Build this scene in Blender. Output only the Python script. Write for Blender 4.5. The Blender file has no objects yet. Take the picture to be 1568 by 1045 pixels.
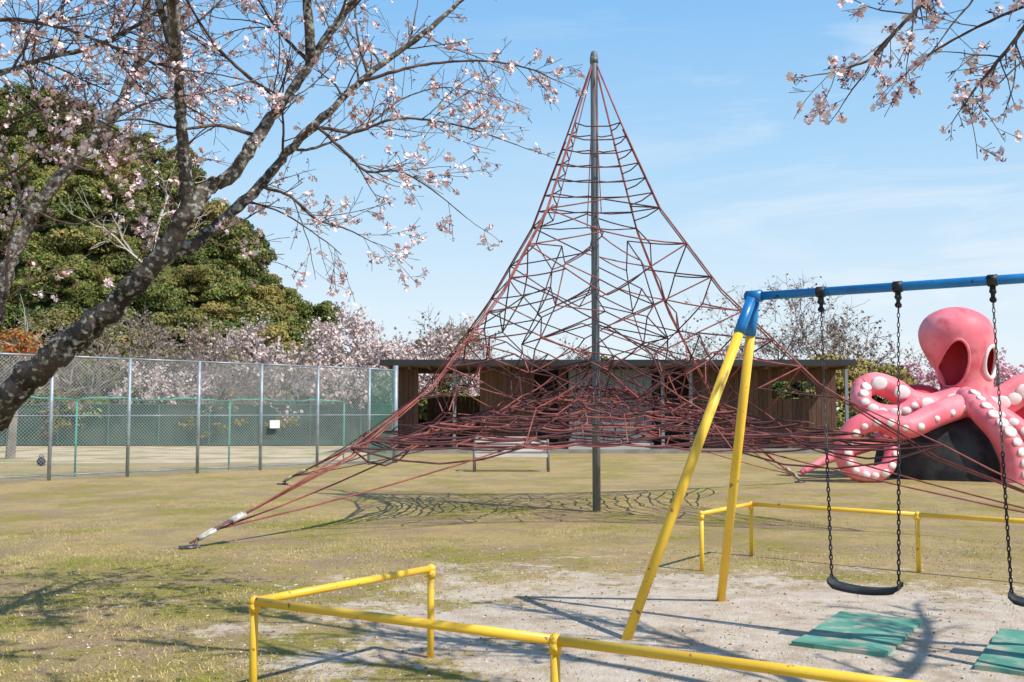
import bpy, math, random
import numpy as np
from mathutils import Vector, Matrix
V=Vector
scene=bpy.context.scene

# ------------------------------------------------------------------ materials
def mat(name,col,col2=None,scale=5,lo=.4,hi=.6,rough=.8,metal=0,bump=0,bscale=40,detail=3,stretch=None,rnd=0,spec=.3,col3=None,scale3=20,lo3=.55,hi3=.62):
    m=bpy.data.materials.new(name); m.use_nodes=True
    nt=m.node_tree; N=nt.nodes; L=nt.links
    bs=N['Principled BSDF']; bs.inputs['Roughness'].default_value=rough; bs.inputs['Metallic'].default_value=metal
    bs.inputs['Specular IOR Level'].default_value=spec
    tc=N.new('ShaderNodeTexCoord'); vec=tc.outputs['Object']
    if stretch:
        mp=N.new('ShaderNodeMapping'); mp.inputs['Scale'].default_value=stretch; L.new(vec,mp.inputs[0]); vec=mp.outputs[0]
    def layer(base,colB,sc,a,b):
        no=N.new('ShaderNodeTexNoise'); no.inputs['Scale'].default_value=sc; no.inputs['Detail'].default_value=detail; L.new(vec,no.inputs['Vector'])
        mr=N.new('ShaderNodeMapRange'); mr.inputs[1].default_value=a; mr.inputs[2].default_value=b; L.new(no.outputs[0],mr.inputs[0])
        mx=N.new('ShaderNodeMix'); mx.data_type='RGBA'; L.new(mr.outputs[0],mx.inputs[0])
        if isinstance(base,tuple): mx.inputs[6].default_value=(*base,1)
        else: L.new(base,mx.inputs[6])
        mx.inputs[7].default_value=(*colB,1)
        return mx.outputs[2]
    out=col
    if col2: out=layer(out,col2,scale,lo,hi)
    if col3: out=layer(out,col3,scale3,lo3,hi3)
    if rnd:
        oi=N.new('ShaderNodeObjectInfo'); hs=N.new('ShaderNodeHueSaturation')
        mr=N.new('ShaderNodeMapRange'); mr.inputs[3].default_value=1-rnd; mr.inputs[4].default_value=1+rnd; L.new(oi.outputs['Random'],mr.inputs[0]); L.new(mr.outputs[0],hs.inputs['Value'])
        mr2=N.new('ShaderNodeMapRange'); mr2.inputs[3].default_value=.5+rnd*.07; mr2.inputs[4].default_value=.5-rnd*.07; L.new(oi.outputs['Random'],mr2.inputs[0]); L.new(mr2.outputs[0],hs.inputs['Hue'])
        if isinstance(out,tuple): hs.inputs['Color'].default_value=(*out,1)
        else: L.new(out,hs.inputs['Color'])
        out=hs.outputs[0]
    if isinstance(out,tuple): bs.inputs['Base Color'].default_value=(*out,1)
    else: L.new(out,bs.inputs['Base Color'])
    if bump:
        no=N.new('ShaderNodeTexNoise'); no.inputs['Scale'].default_value=bscale; no.inputs['Detail'].default_value=3; L.new(vec,no.inputs['Vector'])
        bp=N.new('ShaderNodeBump'); bp.inputs['Strength'].default_value=bump; bp.inputs['Distance'].default_value=.02
        L.new(no.outputs[0],bp.inputs['Height']); L.new(bp.outputs[0],bs.inputs['Normal'])
    return m

# ------------------------------------------------------------------ mesh builder
class B:
    def __init__(s): s.v=[];s.f=[];s.m=[]
    def tube(s,pts,rad,sides=6,mi=0,closed=False,cap=True):
        pts=[V(p) for p in pts]; n=len(pts)
        if not hasattr(rad,'__len__'): rad=[rad]*n
        b0=len(s.v); up=None
        cs=[(math.cos(2*math.pi*k/sides),math.sin(2*math.pi*k/sides)) for k in range(sides)]
        for i in range(n):
            if closed: t=pts[(i+1)%n]-pts[i-1]
            else: t=pts[min(i+1,n-1)]-pts[max(i-1,0)]
            if t.length<1e-9: t=V((0,0,1))
            t.normalize()
            if up is None: up=V((0,0,1)) if abs(t.z)<.9 else V((1,0,0))
            a=up-t*up.dot(t)
            if a.length<1e-4: a=t.orthogonal()
            a.normalize(); up=a; b=t.cross(a); r=rad[i]; p=pts[i]
            for c,d in cs: s.v.append((p.x+(a.x*c+b.x*d)*r,p.y+(a.y*c+b.y*d)*r,p.z+(a.z*c+b.z*d)*r))
        for i in range(n if closed else n-1):
            j=(i+1)%n
            for k in range(sides):
                k2=(k+1)%sides
                s.f.append((b0+i*sides+k,b0+i*sides+k2,b0+j*sides+k2,b0+j*sides+k)); s.m.append(mi)
        if cap and not closed:
            s.f.append(tuple(b0+k for k in reversed(range(sides)))); s.m.append(mi)
            s.f.append(tuple(b0+(n-1)*sides+k for k in range(sides))); s.m.append(mi)
    def box(s,c,size,rz=0,mi=0,M=None):
        b0=len(s.v); co=math.cos(rz); si=math.sin(rz)
        for dz in(-.5,.5):
            for dx,dy in((-.5,-.5),(.5,-.5),(.5,.5),(-.5,.5)):
                p=V((dx*size[0],dy*size[1],dz*size[2]))
                if M is not None: p=M@p
                s.v.append((c[0]+p.x*co-p.y*si,c[1]+p.x*si+p.y*co,c[2]+p.z))
        for q in((3,2,1,0),(4,5,6,7),(0,1,5,4),(1,2,6,5),(2,3,7,6),(3,0,4,7)):
            s.f.append(tuple(b0+i for i in q)); s.m.append(mi)
    def bx(s,x0,x1,y0,y1,z0,z1,mi=0): s.box(((x0+x1)/2,(y0+y1)/2,(z0+z1)/2),(x1-x0,y1-y0,z1-z0),0,mi)
    def poly(s,pts,mi=0):
        b0=len(s.v); s.v+= [tuple(p) for p in pts]; s.f.append(tuple(range(b0,b0+len(pts)))); s.m.append(mi)
    def ell(s,c,r,mi=0,nu=16,nv=10,M=None):
        b0=len(s.v)
        for j in range(nv+1):
            ph=math.pi*j/nv
            for i in range(nu):
                th=2*math.pi*i/nu
                p=V((r[0]*math.sin(ph)*math.cos(th),r[1]*math.sin(ph)*math.sin(th),r[2]*math.cos(ph)))
                if M is not None: p=M@p
                s.v.append((c[0]+p.x,c[1]+p.y,c[2]+p.z))
        for j in range(nv):
            for i in range(nu):
                i2=(i+1)%nu; s.f.append((b0+j*nu+i,b0+(j+1)*nu+i,b0+(j+1)*nu+i2,b0+j*nu+i2)); s.m.append(mi)
    def mesh(s,name,mats,smooth=False):
        me=bpy.data.meshes.new(name); me.from_pydata(s.v,[],s.f)
        for m in mats: me.materials.append(m)
        me.polygons.foreach_set('material_index',s.m)
        if smooth: me.polygons.foreach_set('use_smooth',[True]*len(s.f))
        me.update(); return me
    def obj(s,name,mats,parent=None,smooth=False,bevel=0):
        o=bpy.data.objects.new(name,s.mesh(name,mats,smooth)); scene.collection.objects.link(o)
        if parent: o.parent=parent
        if bevel:
            md=o.modifiers.new('bev','BEVEL'); md.width=bevel; md.segments=2; md.limit_method='ANGLE'
        return o
def empty(name,loc=(0,0,0)):
    e=bpy.data.objects.new(name,None); e.empty_display_size=.1; scene.collection.objects.link(e); return e
def catmull(P,k=5):
    P=[V(p) for p in P]; out=[]; Q=[P[0]*2-P[1]]+P+[P[-1]*2-P[-2]]
    for i in range(1,len(Q)-2):
        a,b,c,d=Q[i-1],Q[i],Q[i+1],Q[i+2]
        for j in range(k):
            t=j/k; out.append(.5*((2*b)+(c-a)*t+(2*a-5*b+4*c-d)*t*t+(3*b-a-3*c+d)*t**3))
    out.append(P[-1]); return out
def rdir(R):
    while 1:
        p=V((R.uniform(-1,1),R.uniform(-1,1),R.uniform(-1,1)))
        if .05<p.length<1: return p.normalized()

# ------------------------------------------------------------------ camera, sun, sky
cam=bpy.data.cameras.new('camera'); co=bpy.data.objects.new('camera',cam); scene.collection.objects.link(co)
co.location=(0,0,1.6); co.rotation_euler=(math.radians(94.1),0,0); cam.lens=35; cam.sensor_width=36; cam.clip_end=2000
scene.camera=co
sd=V((1.74,-1.235,2.48)).normalized()
sun=bpy.data.lights.new('sun','SUN'); sun.energy=5.0; sun.angle=math.radians(.45); sun.color=(1,.955,.87)
so=bpy.data.objects.new('sun',sun); scene.collection.objects.link(so); so.rotation_euler=sd.to_track_quat('Z','Y').to_euler(); so.location=(8,-6,12)
w=bpy.data.worlds.new('World'); scene.world=w; w.use_nodes=True
nt=w.node_tree;N=nt.nodes;L=nt.links
bg=N['Background']; bg.inputs[1].default_value=.15
sky=N.new('ShaderNodeTexSky'); sky.sky_type='NISHITA'; sky.sun_disc=False; sky.sun_elevation=math.asin(sd.z)
sky.sun_rotation=math.atan2(sd.x,sd.y); sky.air_density=1.0; sky.dust_density=.4; sky.ozone_density=1.5
tc=N.new('ShaderNodeTexCoord'); sx=N.new('ShaderNodeSeparateXYZ'); L.new(tc.outputs['Generated'],sx.inputs[0])
rp=N.new('ShaderNodeValToRGB'); L.new(sx.outputs[2],rp.inputs[0]); cr=rp.color_ramp
cr.elements[0].position=0; cr.elements[0].color=(.86,.93,.98,1); cr.elements[1].position=1; cr.elements[1].color=(.04,.14,.38,1)
for p_,c_ in((.10,(.74,.88,.99,1)),(.24,(.46,.73,.99,1)),(.40,(.25,.56,.96,1)),(.6,(.09,.27,.60,1))):
    e_=cr.elements.new(p_); e_.color=c_
vm=N.new('ShaderNodeVectorMath'); vm.operation='SCALE'; vm.inputs['Scale'].default_value=1/.15; L.new(rp.outputs[0],vm.inputs[0])
m0=N.new('ShaderNodeMix'); m0.data_type='RGBA'; m0.inputs[0].default_value=.9; L.new(sky.outputs[0],m0.inputs[6]); L.new(vm.outputs[0],m0.inputs[7])
mp=N.new('ShaderNodeMapping'); mp.inputs['Scale'].default_value=(1.3,2.0,8.0); mp.inputs['Rotation'].default_value=(0,math.radians(14),math.radians(15)); L.new(tc.outputs['Generated'],mp.inputs[0])
no=N.new('ShaderNodeTexNoise'); no.inputs['Scale'].default_value=2.4; no.inputs['Detail'].default_value=7; no.inputs['Roughness'].default_value=.6; no.inputs['Distortion'].default_value=.6; L.new(mp.outputs[0],no.inputs['Vector'])
mr=N.new('ShaderNodeMapRange'); mr.inputs[1].default_value=.52; mr.inputs[2].default_value=.78; mr.inputs[4].default_value=.75; L.new(no.outputs[0],mr.inputs[0])
sx2=N.new('ShaderNodeMapRange'); sx2.inputs[1].default_value=-.02; sx2.inputs[2].default_value=.4; sx2.inputs[3].default_value=.12; sx2.inputs[4].default_value=1; L.new(sx.outputs[0],sx2.inputs[0])
mu=N.new('ShaderNodeMath'); mu.operation='MULTIPLY'; L.new(mr.outputs[0],mu.inputs[0]); L.new(sx2.outputs[0],mu.inputs[1])
mx=N.new('ShaderNodeMix'); mx.data_type='RGBA'; L.new(mu.outputs[0],mx.inputs[0]); L.new(m0.outputs[2],mx.inputs[6]); mx.inputs[7].default_value=(6.3,6.5,6.7,1)
L.new(mx.outputs[2],bg.inputs[0])
scene.view_settings.view_transform='Standard'; scene.view_settings.look='None'; scene.view_settings.exposure=0

# ------------------------------------------------------------------ ground
def ground_material():
    m=bpy.data.materials.new('worn_turf'); m.use_nodes=True; nt=m.node_tree;N=nt.nodes;L=nt.links; bs=N['Principled BSDF']; bs.inputs['Roughness'].default_value=.95; bs.inputs['Specular IOR Level'].default_value=.1
    tc=N.new('ShaderNodeTexCoord'); P=tc.outputs['Object']
    def noise(sc,det=4,rough=.6):
        n=N.new('ShaderNodeTexNoise'); n.inputs['Scale'].default_value=sc; n.inputs['Detail'].default_value=det; n.inputs['Roughness'].default_value=rough; L.new(P,n.inputs['Vector']); return n.outputs[0]
    def rng(x,a,b,c=0,d=1):
        r=N.new('ShaderNodeMapRange'); r.inputs[1].default_value=a;r.inputs[2].default_value=b;r.inputs[3].default_value=c;r.inputs[4].default_value=d; L.new(x,r.inputs[0]); return r.outputs[0]
    def mix(f,a,b):
        x=N.new('ShaderNodeMix'); x.data_type='RGBA'; L.new(f,x.inputs[0])
        for i,c in((6,a),(7,b)):
            if isinstance(c,tuple): x.inputs[i].default_value=(*c,1)
            else: L.new(c,x.inputs[i])
        return x.outputs[2]
    def math_(op,a,b):
        x=N.new('ShaderNodeMath'); x.operation=op; x.use_clamp=False
        for i,c in((0,a),(1,b)):
            if isinstance(c,(int,float)): x.inputs[i].default_value=c
            else: L.new(c,x.inputs[i])
        return x.outputs[0]
    n9=noise(10,5,.65)
    green=mix(rng(n9,.35,.65),(.29,.27,.042),(.48,.40,.10))
    dry=mix(rng(n9,.35,.65),(.54,.385,.155),(.70,.53,.27))
    soil=mix(rng(noise(26,3),.35,.65),(.38,.25,.155),(.56,.41,.27))
    sp_=N.new('ShaderNodeSeparateXYZ'); L.new(P,sp_.inputs[0])
    lush=math_('MULTIPLY',rng(sp_.outputs[0],-4,1,.10,0),rng(sp_.outputs[1],6,12,1,0))
    c=mix(rng(math_('SUBTRACT',noise(.5,7,.68),lush),.41,.53),green,dry)
    c=mix(rng(noise(.9,7,.74),.49,.58,0,.92),c,soil)
    c=mix(rng(noise(4.5,5,.75),.51,.65,0,.75),c,soil)
    fine=noise(70,3,.7)
    c=mix(rng(fine,.42,.58,.6,0),c,(.21,.155,.055))
    c=mix(rng(fine,.56,.68,0,.6),c,(.74,.60,.38))
    mp=N.new('ShaderNodeMapping'); mp.vector_type='TEXTURE'; mp.inputs['Location'].default_value=(3.1,6.4,0); mp.inputs['Rotation'].default_value=(0,0,math.radians(-33)); mp.inputs['Scale'].default_value=(4.9,3.0,1)
    L.new(P,mp.inputs[0]); ln=N.new('ShaderNodeVectorMath'); ln.operation='LENGTH'; L.new(mp.outputs[0],ln.inputs[0])
    d=math_('ADD',ln.outputs['Value'],math_('MULTIPLY',math_('SUBTRACT',noise(1.1,6,.7),.5),2.4))
    sand=mix(rng(noise(5,5),.35,.65),(.64,.51,.39),(.80,.69,.56))
    sand=mix(rng(noise(2,6,.7),.50,.64,0,.75),sand,(.50,.37,.25))
    sand=mix(rng(fine,.56,.7,0,.65),sand,(.32,.24,.16))
    f=rng(d,.65,1.25,1,0)
    f2=rng(math_('ADD',f,math_('MULTIPLY',math_('SUBTRACT',noise(9,6,.78),.5),2.8)),.3,.65)
    c=mix(f2,c,sand)
    L.new(c,bs.inputs['Base Color'])
    bp=N.new('ShaderNodeBump'); bp.inputs['Strength'].default_value=.9; bp.inputs['Distance'].default_value=.035
    L.new(noise(36,4,.78),bp.inputs['Height']); L.new(bp.outputs[0],bs.inputs['Normal'])
    return m
b=B(); 
b.poly([(-900,-60,0),(900,-60,0),(900,1500,0),(-900,1500,0)])
b.obj('ground',[ground_material()])
R=random.Random(3)
sandm=mat('field_sand',(.50,.38,.23),(.62,.49,.34),scale=.8,rough=.95,bump=.3,col3=(.32,.29,.10),scale3=.5,lo3=.5,hi3=.6)
b=B(); b.poly([(-60,31.5,.004),(-5.6,31.5,.004),(-5.6,47.5,.004),(-60,47.5,.004)]); b.obj('playing_field',[sandm])

def grass():
    rs=np.random.RandomState(4); n=120000
    X=rs.uniform(-6.5,8,n); Y=5+ (rs.uniform(0,1,n)**1.3)*13
    keep=np.abs(X)<Y*.56; X=X[keep];Y=Y[keep]
    g=np.sin(X*1.7+Y*.9)+np.sin(X*.8-Y*1.9+1)+np.sin(X*4.1+Y*3.3)*.5+rs.normal(0,.7,len(X))-X*.15-(Y-8)*.08
    th=math.radians(-33); dx=X-3.1; dy=Y-6.4; a=(dx*math.cos(th)+dy*math.sin(th))/4.6; c=(-dx*math.sin(th)+dy*math.cos(th))/2.8
    inside=(a*a+c*c)<1.0+rs.normal(0,.3,len(X))
    tuft=np.sin(X*9+np.sin(Y*5))*np.sin(Y*8+X*3)>.8
    keep=(g>.45)&(~inside | (rs.rand(len(X))<.03)|(tuft&(rs.rand(len(X))<.5))); X=X[keep];Y=Y[keep]; n=len(X)
    ang=rs.uniform(0,6.283,n); h=rs.uniform(.010,.036,n); wd=rs.uniform(.0025,.005,n); lx=rs.normal(0,.018,n); ly=rs.normal(0,.018,n)
    v=np.zeros((n,3,3)); v[:,0]=np.stack([X-np.cos(ang)*wd,Y-np.sin(ang)*wd,np.zeros(n)],1); v[:,1]=np.stack([X+np.cos(ang)*wd,Y+np.sin(ang)*wd,np.zeros(n)],1); v[:,2]=np.stack([X+lx,Y+ly,h],1)
    me=bpy.data.meshes.new('grass'); me.from_pydata(v.reshape(-1,3).tolist(),[],np.arange(n*3).reshape(-1,3).tolist())
    me.materials.append(mat('grass_blade',(.28,.33,.04),(.58,.47,.18),scale=1.0,lo=.40,hi=.54,rough=.7))
    o=bpy.data.objects.new('grass',me); scene.collection.objects.link(o)
grass()
b=B()
for i in range(5000):
    x=R.uniform(-4.5,7); y=R.uniform(5.5,12); s=R.uniform(.004,.013)
    if abs(x)>y*.56: continue
    a=R.uniform(0,6); pts=[(x+math.cos(a+k*1.57)*s*R.uniform(.6,1.3),y+math.sin(a+k*1.57)*s*R.uniform(.6,1.3),.001) for k in range(4)]
    top=(x,y,s*.8); mi=R.choice([0,1,1,2]) if x>-1 else R.choice([1,1,1,2])
    for k in range(4): b.poly([pts[k],pts[(k+1)%4],top],mi)
b.obj('pebbles',[mat('pebble',(.55,.5,.45),rough=.9),mat('leaf_litter',(.16,.09,.05),rough=.9),mat('fallen_petal',(.75,.6,.58),rough=.9)])

# ------------------------------------------------------------------ swing set
yel=mat('yellow_paint',(.92,.58,.05),(.84,.50,.04),scale=3,rough=.38,bump=.06,bscale=60,spec=.5,col3=(.34,.16,.06),scale3=16,lo3=.66,hi3=.70)
blu=mat('blue_paint',(.008,.16,.46),(.012,.22,.55),scale=4,rough=.35,bump=.05,bscale=50,spec=.5,col3=(.03,.05,.09),scale3=25,lo3=.66,hi3=.71)
blk=mat('black_iron',(.02,.02,.022),(.06,.055,.05),scale=20,rough=.5,metal=.3)
rub=mat('black_rubber',(.018,.018,.022),(.04,.04,.045),scale=8,rough=.6)
stl=mat('steel',(.20,.20,.20),(.10,.09,.08),scale=15,rough=.5,metal=.6)
sw=empty('swing_set')
D=V((.83,-.558,0)).normalized(); Pn=V((.558,.83,0)).normalized()
A0=V((1.834,7.535,2.48)); LEN=2.74
def bp(s): return A0+D*s
for end,out in((0,-1),(LEN,1)):
    top=bp(end)
    for k,sgn in enumerate((1,-1)):
        foot=V((top.x,top.y,0))+D*out*.655+Pn*sgn*.875; foot.z=-.02
        t2=top+Pn*sgn*.03+V((0,0,-.02))
        b=B(); c=foot+(t2-foot)*.895; b.tube([foot,foot+(t2-foot)*.5,c],.037,16)
        b.obj(f'leg_{k+1}',[yel],sw,True)
        b=B(); b.tube([c,c+(t2-c)*.25,t2],[.042,.042,.040],16); b.obj(f'leg_socket_{k+1}',[blu],sw,True)
    b=B(); b.tube([top-D*.05*1,top+D*.07],.046,16); b.obj('head_socket',[blu],sw,True)
b=B(); b.tube([bp(-.06),bp(LEN/2),bp(LEN+.06)],.033,18); b.obj('top_beam',[blu],sw,True)
def link(b,c,t,side,l=.021,w_=.0085,r=.0035):
    up=t; pts=[]
    for k in range(8):
        a=2*math.pi*k/8; pts.append(c+up*math.sin(a)*l+side*math.cos(a)*w_)
    b.tube(pts,r,4,0,closed=True)
R=random.Random(5)
for si,(s0,s1) in enumerate(((.516,1.055),(1.66,2.20))):
    mid=(s0+s1)/2; half=.228
    sway=Pn*(-.03 if si==0 else .05)
    seatz=.385
    for ci,(s,e) in enumerate(((s0,mid-half),(s1,mid+half))):
        top=bp(s)
        b=B(); b.tube([top+D*-.03,top+D*.03],.040,14); b.box((top.x,top.y,top.z-.055),(.035,.03,.06),math.atan2(D.y,D.x))
        b.tube([top+V((0,0,-.075))-Pn*.028,top+V((0,0,-.075))+Pn*.028],.02,10)
        b.tube([top+V((0,0,-.13))-Pn*.02,top+V((0,0,-.13))+Pn*.02],.021,10)
        b.box((top.x,top.y,top.z-.105),(.018,.022,.05),.3); b.obj(f'hanger_{ci+1}',[blk],sw,True)
        p0=top+V((0,0,-.15)); p1=bp(e)+sway; p1.z=seatz+.03
        b=B(); n=int((p1-p0).length/.034)
        t=(p1-p0).normalized(); sA=t.cross(V((0,1,0))).normalized(); sB=t.cross(sA)
        nc=int(n*.52)
        for k in range(nc): link(b,p0+(p1-p0)*((k+.5)/n),t,sA if k%2 else sB)
        b.obj(f'chain_{ci+1}',[stl],sw,True)
        b=B()
        for k in range(nc,n): link(b,p0+(p1-p0)*((k+.5)/n),t,sA if k%2 else sB,.022,.0095,.0052)
        b.obj(f'coated_chain_{ci+1}',[rub],sw,True)
    b=B(); ns=14; prof=[(-.085,.0),(-.08,.016),(0,.02),(.08,.016),(.085,0),(.08,-.018),(0,-.014),(-.08,-.018)]
    c0=bp(mid)+sway; rows=[]
    for i in range(ns+1):
        u=-1+2*i/ns; z=seatz-.028*(1-u*u)*1.0+(.03*max(0,abs(u)-.85)/.15); base=V((c0.x,c0.y,z))+D*u*(half+.012)
        r=[]
        for a,h in prof: q=base+Pn*a+V((0,0,h)); r.append(len(b.v)); b.v.append(tuple(q))
        rows.append(r)
    for i in range(ns):
        for k in range(8): b.f.append((rows[i][k],rows[i][(k+1)%8],rows[i+1][(k+1)%8],rows[i+1][k])); b.m.append(0)
    b.f.append(tuple(rows[0])); b.m.append(0); b.f.append(tuple(reversed(rows[-1]))); b.m.append(0)
    b.obj('seat',[rub],sw,True)

# mats
grn=mat('green_rubber',(.095,.29,.21),(.15,.39,.30),scale=3,rough=.85,bump=.5,bscale=180,col3=(.46,.41,.31),scale3=6,lo3=.50,hi3=.68)
R=random.Random(8)
for k in range(2):
    c=V((2.53,7.35,0))+D*1.15*k
    b=B(); nx,ny=14,8; ax=V((.703,1.108,0)).normalized(); ay=V((ax.y,-ax.x,0))
    th=.022
    def hh(i,j):
        e=.012*max(0,abs(i/nx-.5)-.35)*4*(1 if (i<nx/2) else .4); return th+e+.003*math.sin(i*1.3+j+k)
    idx={}
    for i in range(nx+1):
        for j in range(ny+1):
            p=c+ax*(i/nx-.5)*1.28+ay*(j/ny-.5)*.62+V((R.uniform(-.006,.006),R.uniform(-.006,.006),0)); idx[i,j]=len(b.v); b.v.append((p.x,p.y,hh(i,j)))
    for i in range(nx):
        for j in range(ny): b.f.append((idx[i,j+1],idx[i+1,j+1],idx[i+1,j],idx[i,j])); b.m.append(0)
    edge=[(i,0) for i in range(nx+1)]+[(nx,j) for j in range(1,ny+1)]+[(i,ny) for i in range(nx-1,-1,-1)]+[(0,j) for j in range(ny-1,0,-1)]
    for q in range(len(edge)):
        a=idx[edge[q]]; d=idx[edge[(q+1)%len(edge)]]; n0=len(b.v)
        b.v.append((b.v[a][0],b.v[a][1],-.01)); b.v.append((b.v[d][0],b.v[d][1],-.01)); b.f.append((a,n0,n0+1,d)); b.m.append(0)
    b.obj('rubber_mat' if k==0 else 'rubber_mat.001',[grn])

# guard rails
def rail(name,posts,path,h=.6):
    e=empty(name)
    P=[V((x,y,h-.025)) for x,y in path]
    for i in range(len(P)-1):
        b=B(); b.tube([P[i],(P[i]+P[i+1])/2,P[i+1]],.0235,14); b.obj(f'rail_{i+1}',[yel],e,True)
    for i,(x,y) in enumerate(posts):
        b=B(); b.tube([(x,y,-.05),(x,y,.3),(x,y,h-.03)],.0225,14); b.obj(f'post_{i+1}',[yel],e,True)
        b=B(); b.tube([(x,y,h-.085),(x,y,h-.03)],.029,14); b.ell((x,y,h-.025),(.031,.031,.031)); b.tube([(x,y-.025,h-.06),(x,y-.036,h-.06)],.008,8); b.obj(f'fitting_{i+1}',[yel],e,True)
rail('yellow_guard_rail',[(-.533,6.64),(-1.40,5.5),(.195,4.575),(1.79,3.65)],[(-.533,6.64),(-1.40,5.5),(.195,4.575),(1.79,3.65),(3.4,2.7)])
rail('yellow_guard_rail.001',[(1.92,10.2),(2.68,11.27),(4.08,10.12),(5.5,8.95)],[(1.92,10.2),(2.68,11.27),(4.08,10.12),(5.5,8.95),(6.9,7.8)])

# ------------------------------------------------------------------ rope climbing pyramid
red=mat('faded_red_rope',(.36,.12,.10),(.24,.07,.065),scale=6,rough=.85)
dkr=mat('dark_rope',(.07,.03,.034),(.13,.05,.052),scale=4,rough=.85)
mst=mat('mast_paint',(.13,.145,.155),(.20,.21,.215),scale=3,rough=.5,metal=.2,bump=.05,stretch=(1,1,.3))
wht=mat('white_sleeve',(.65,.63,.58),(.4,.37,.33),scale=20,rough=.6)
net=empty('rope_climbing_pyramid')
Mx,My=1.37,16.26; HT=7.62
anch=[V((-3.8,11.88,0)),V((-5.1,22.3,0)),V((6.58,22.9,0)),V((7.5,11.5,0))]
prof=[(0,7.5),(.067,6.3),(.157,4.82),(.29,3.45),(.48,2.0),(.68,1.02),(1,.06)]
def zt(t):
    for (a,za),(c,zc) in zip(prof,prof[1:]):
        if t<=c: return za+(zc-za)*(t-a)/(c-a)
    return 0
def tz(z):
    for (a,za),(c,zc) in zip(prof,prof[1:]):
        if z>=zc: return a+(c-a)*(z-za)/(zc-za)
    return 1
C0=V((Mx,My,0))
def edge(i,t,z=None):
    p=C0+(anch[i%4]-C0)*t; p.z=zt(t) if z is None else z; return p
b=B(); b.tube([(Mx,My,-.1),(Mx,My,2),(Mx,My,5),(Mx,My,HT-.06),(Mx,My,HT-.01),(Mx,My,HT+.01)],[.066,.066,.064,.060,.045,.01],18); 
b.tube([(Mx,My,HT-.2),(Mx,My,HT-.1)],.07,16)
for z in(4.6,3.6,2.4): b.tube([(Mx,My,z),(Mx,My,z+.06)],.074,16)
b.obj('mast',[mst],net,True)
b=B(); R=random.Random(11); RS=1.18
def rope(p,q,mi=0,r=.0095,sag=.0,sides=5):
    p=V(p);q=V(q); n=4 if sag else 1; pts=[]
    for k in range(n+1):
        t=k/n; x=p.lerp(q,t); x.z-=sag*4*t*(1-t); pts.append(x)
    b.tube(pts,r*RS,sides,mi,cap=False)
for i in range(4):
    pts=[edge(i,t) for t,_ in prof]
    b.tube(pts,.0145,6,0)
    pts=[edge(i,min(t*.985+.004,1))+V((0,0,-.05 if 0<t<.9 else 0)) for t,_ in prof]; b.tube(pts[1:],.010,5,0)
zs=[6.32,6.08,5.84,5.60,5.34,5.08,4.82]
mids_prev=[V((Mx,My,7.45))]*4
for zi,z in enumerate(zs):
    t=tz(z); cs=[edge(i,t,z) for i in range(4)]; mids=[]
    for i in range(4):
        a=cs[i];c=cs[(i+1)%4]; m=(a+c)/2; m=m.lerp(V((Mx,My,z)),.25); m.z=z-.04; mids.append(m)
        b.tube([a,a.lerp(m,.5)+V((0,0,-.03)),m,m.lerp(c,.5)+V((0,0,-.03)),c],.011,5,1,cap=False)
    for i in range(4): rope(mids_prev[i],mids[i],0,.008)
    mids_prev=mids
def comb(levels,shrink,pull,rr,p_down=1.0):
    prev=None; allr=[]
    for li,(z,n) in enumerate(levels):
        t=tz(z)*shrink; ring=[]; cnt=0
        for i in range(4):
            for k in range(n):
                u=k/n; a=edge(i,t,z); c=edge(i+1,t,z); p=a.lerp(c,u).lerp(V((Mx,My,z)),pull*4*u*(1-u))
                if k or shrink<1:
                    p+=V((R.uniform(-.10,.10),R.uniform(-.10,.10),R.uniform(-.07,.07)))*(.5+t)
                    p.z+=(.19 if cnt%2 else -.19)
                ring.append((p,cnt%2)); cnt+=1
        m=len(ring)
        for k in range(m): rope(ring[k][0],ring[(k+1)%m][0],R.choice([0,1,1]),rr,sag=R.uniform(0,.04))
        if prev:
            for p,hi_ in ring:
                if (hi_ or m<=12 or n==2) and R.random()<p_down:
                    lows=[q for q,h in prev if not h] or [q for q,h in prev]
                    q=min(lows,key=lambda s:(s-p).length); rope(q,p,R.choice([0,1]),rr)
            for q,h in prev:
                if not h and R.random()<.6: p=min((x for x,h2 in ring),key=lambda s:(s-q).length); rope(q,p,R.choice([0,1]),rr)
        prev=ring; allr.append([p for p,h in ring])
    return allr
outer=comb([(4.82,2),(4.2,2),(3.65,4),(3.1,4),(2.65,6),(2.25,6),(1.8,8)],1.0,.26,.010)
inner=comb([(4.2,2),(3.5,2),(2.95,2),(2.45,4),(2.0,6)],.5,.1,.0095,.9)
for ring in inner:
    for p in ring:
        if R.random()<.4: rope(p,(Mx,My,p.z+R.uniform(.1,.5)),1,.009)
        o_=min((q for r_ in outer for q in r_ if q.z<p.z+.5),key=lambda s:(s-p).length)
        if R.random()<.5: rope(p,o_,R.choice([0,1]),.009)
prev=(outer[-1],inner[-1])
NT=15; rings=[]
for k in range(NT):
    f=.05+.63*(k/(NT-1)); ring=[]
    n=8
    for i in range(4):
        for j in range(n):
            u=j/n; t=f; a=edge(i,t,0); c=edge(i+1,t,0); p=a.lerp(c,u); p=p.lerp(V((Mx,My,0)),.32*4*u*(1-u)*(k/(NT-1)))
            zc=2.02-.88*(k/(NT-1))**.85
            p.z=zc+R.uniform(-.05,.05)-.03*math.sin(math.pi*u)
            p.x+=R.uniform(-.06,.06); p.y+=R.uniform(-.06,.06)
            ring.append(p)
    rings.append(ring)
    m=len(ring)
    for j in range(m): rope(ring[j],ring[(j+1)%m],R.choice([0,1,1]),.0125,sag=R.uniform(0,.05))
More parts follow.
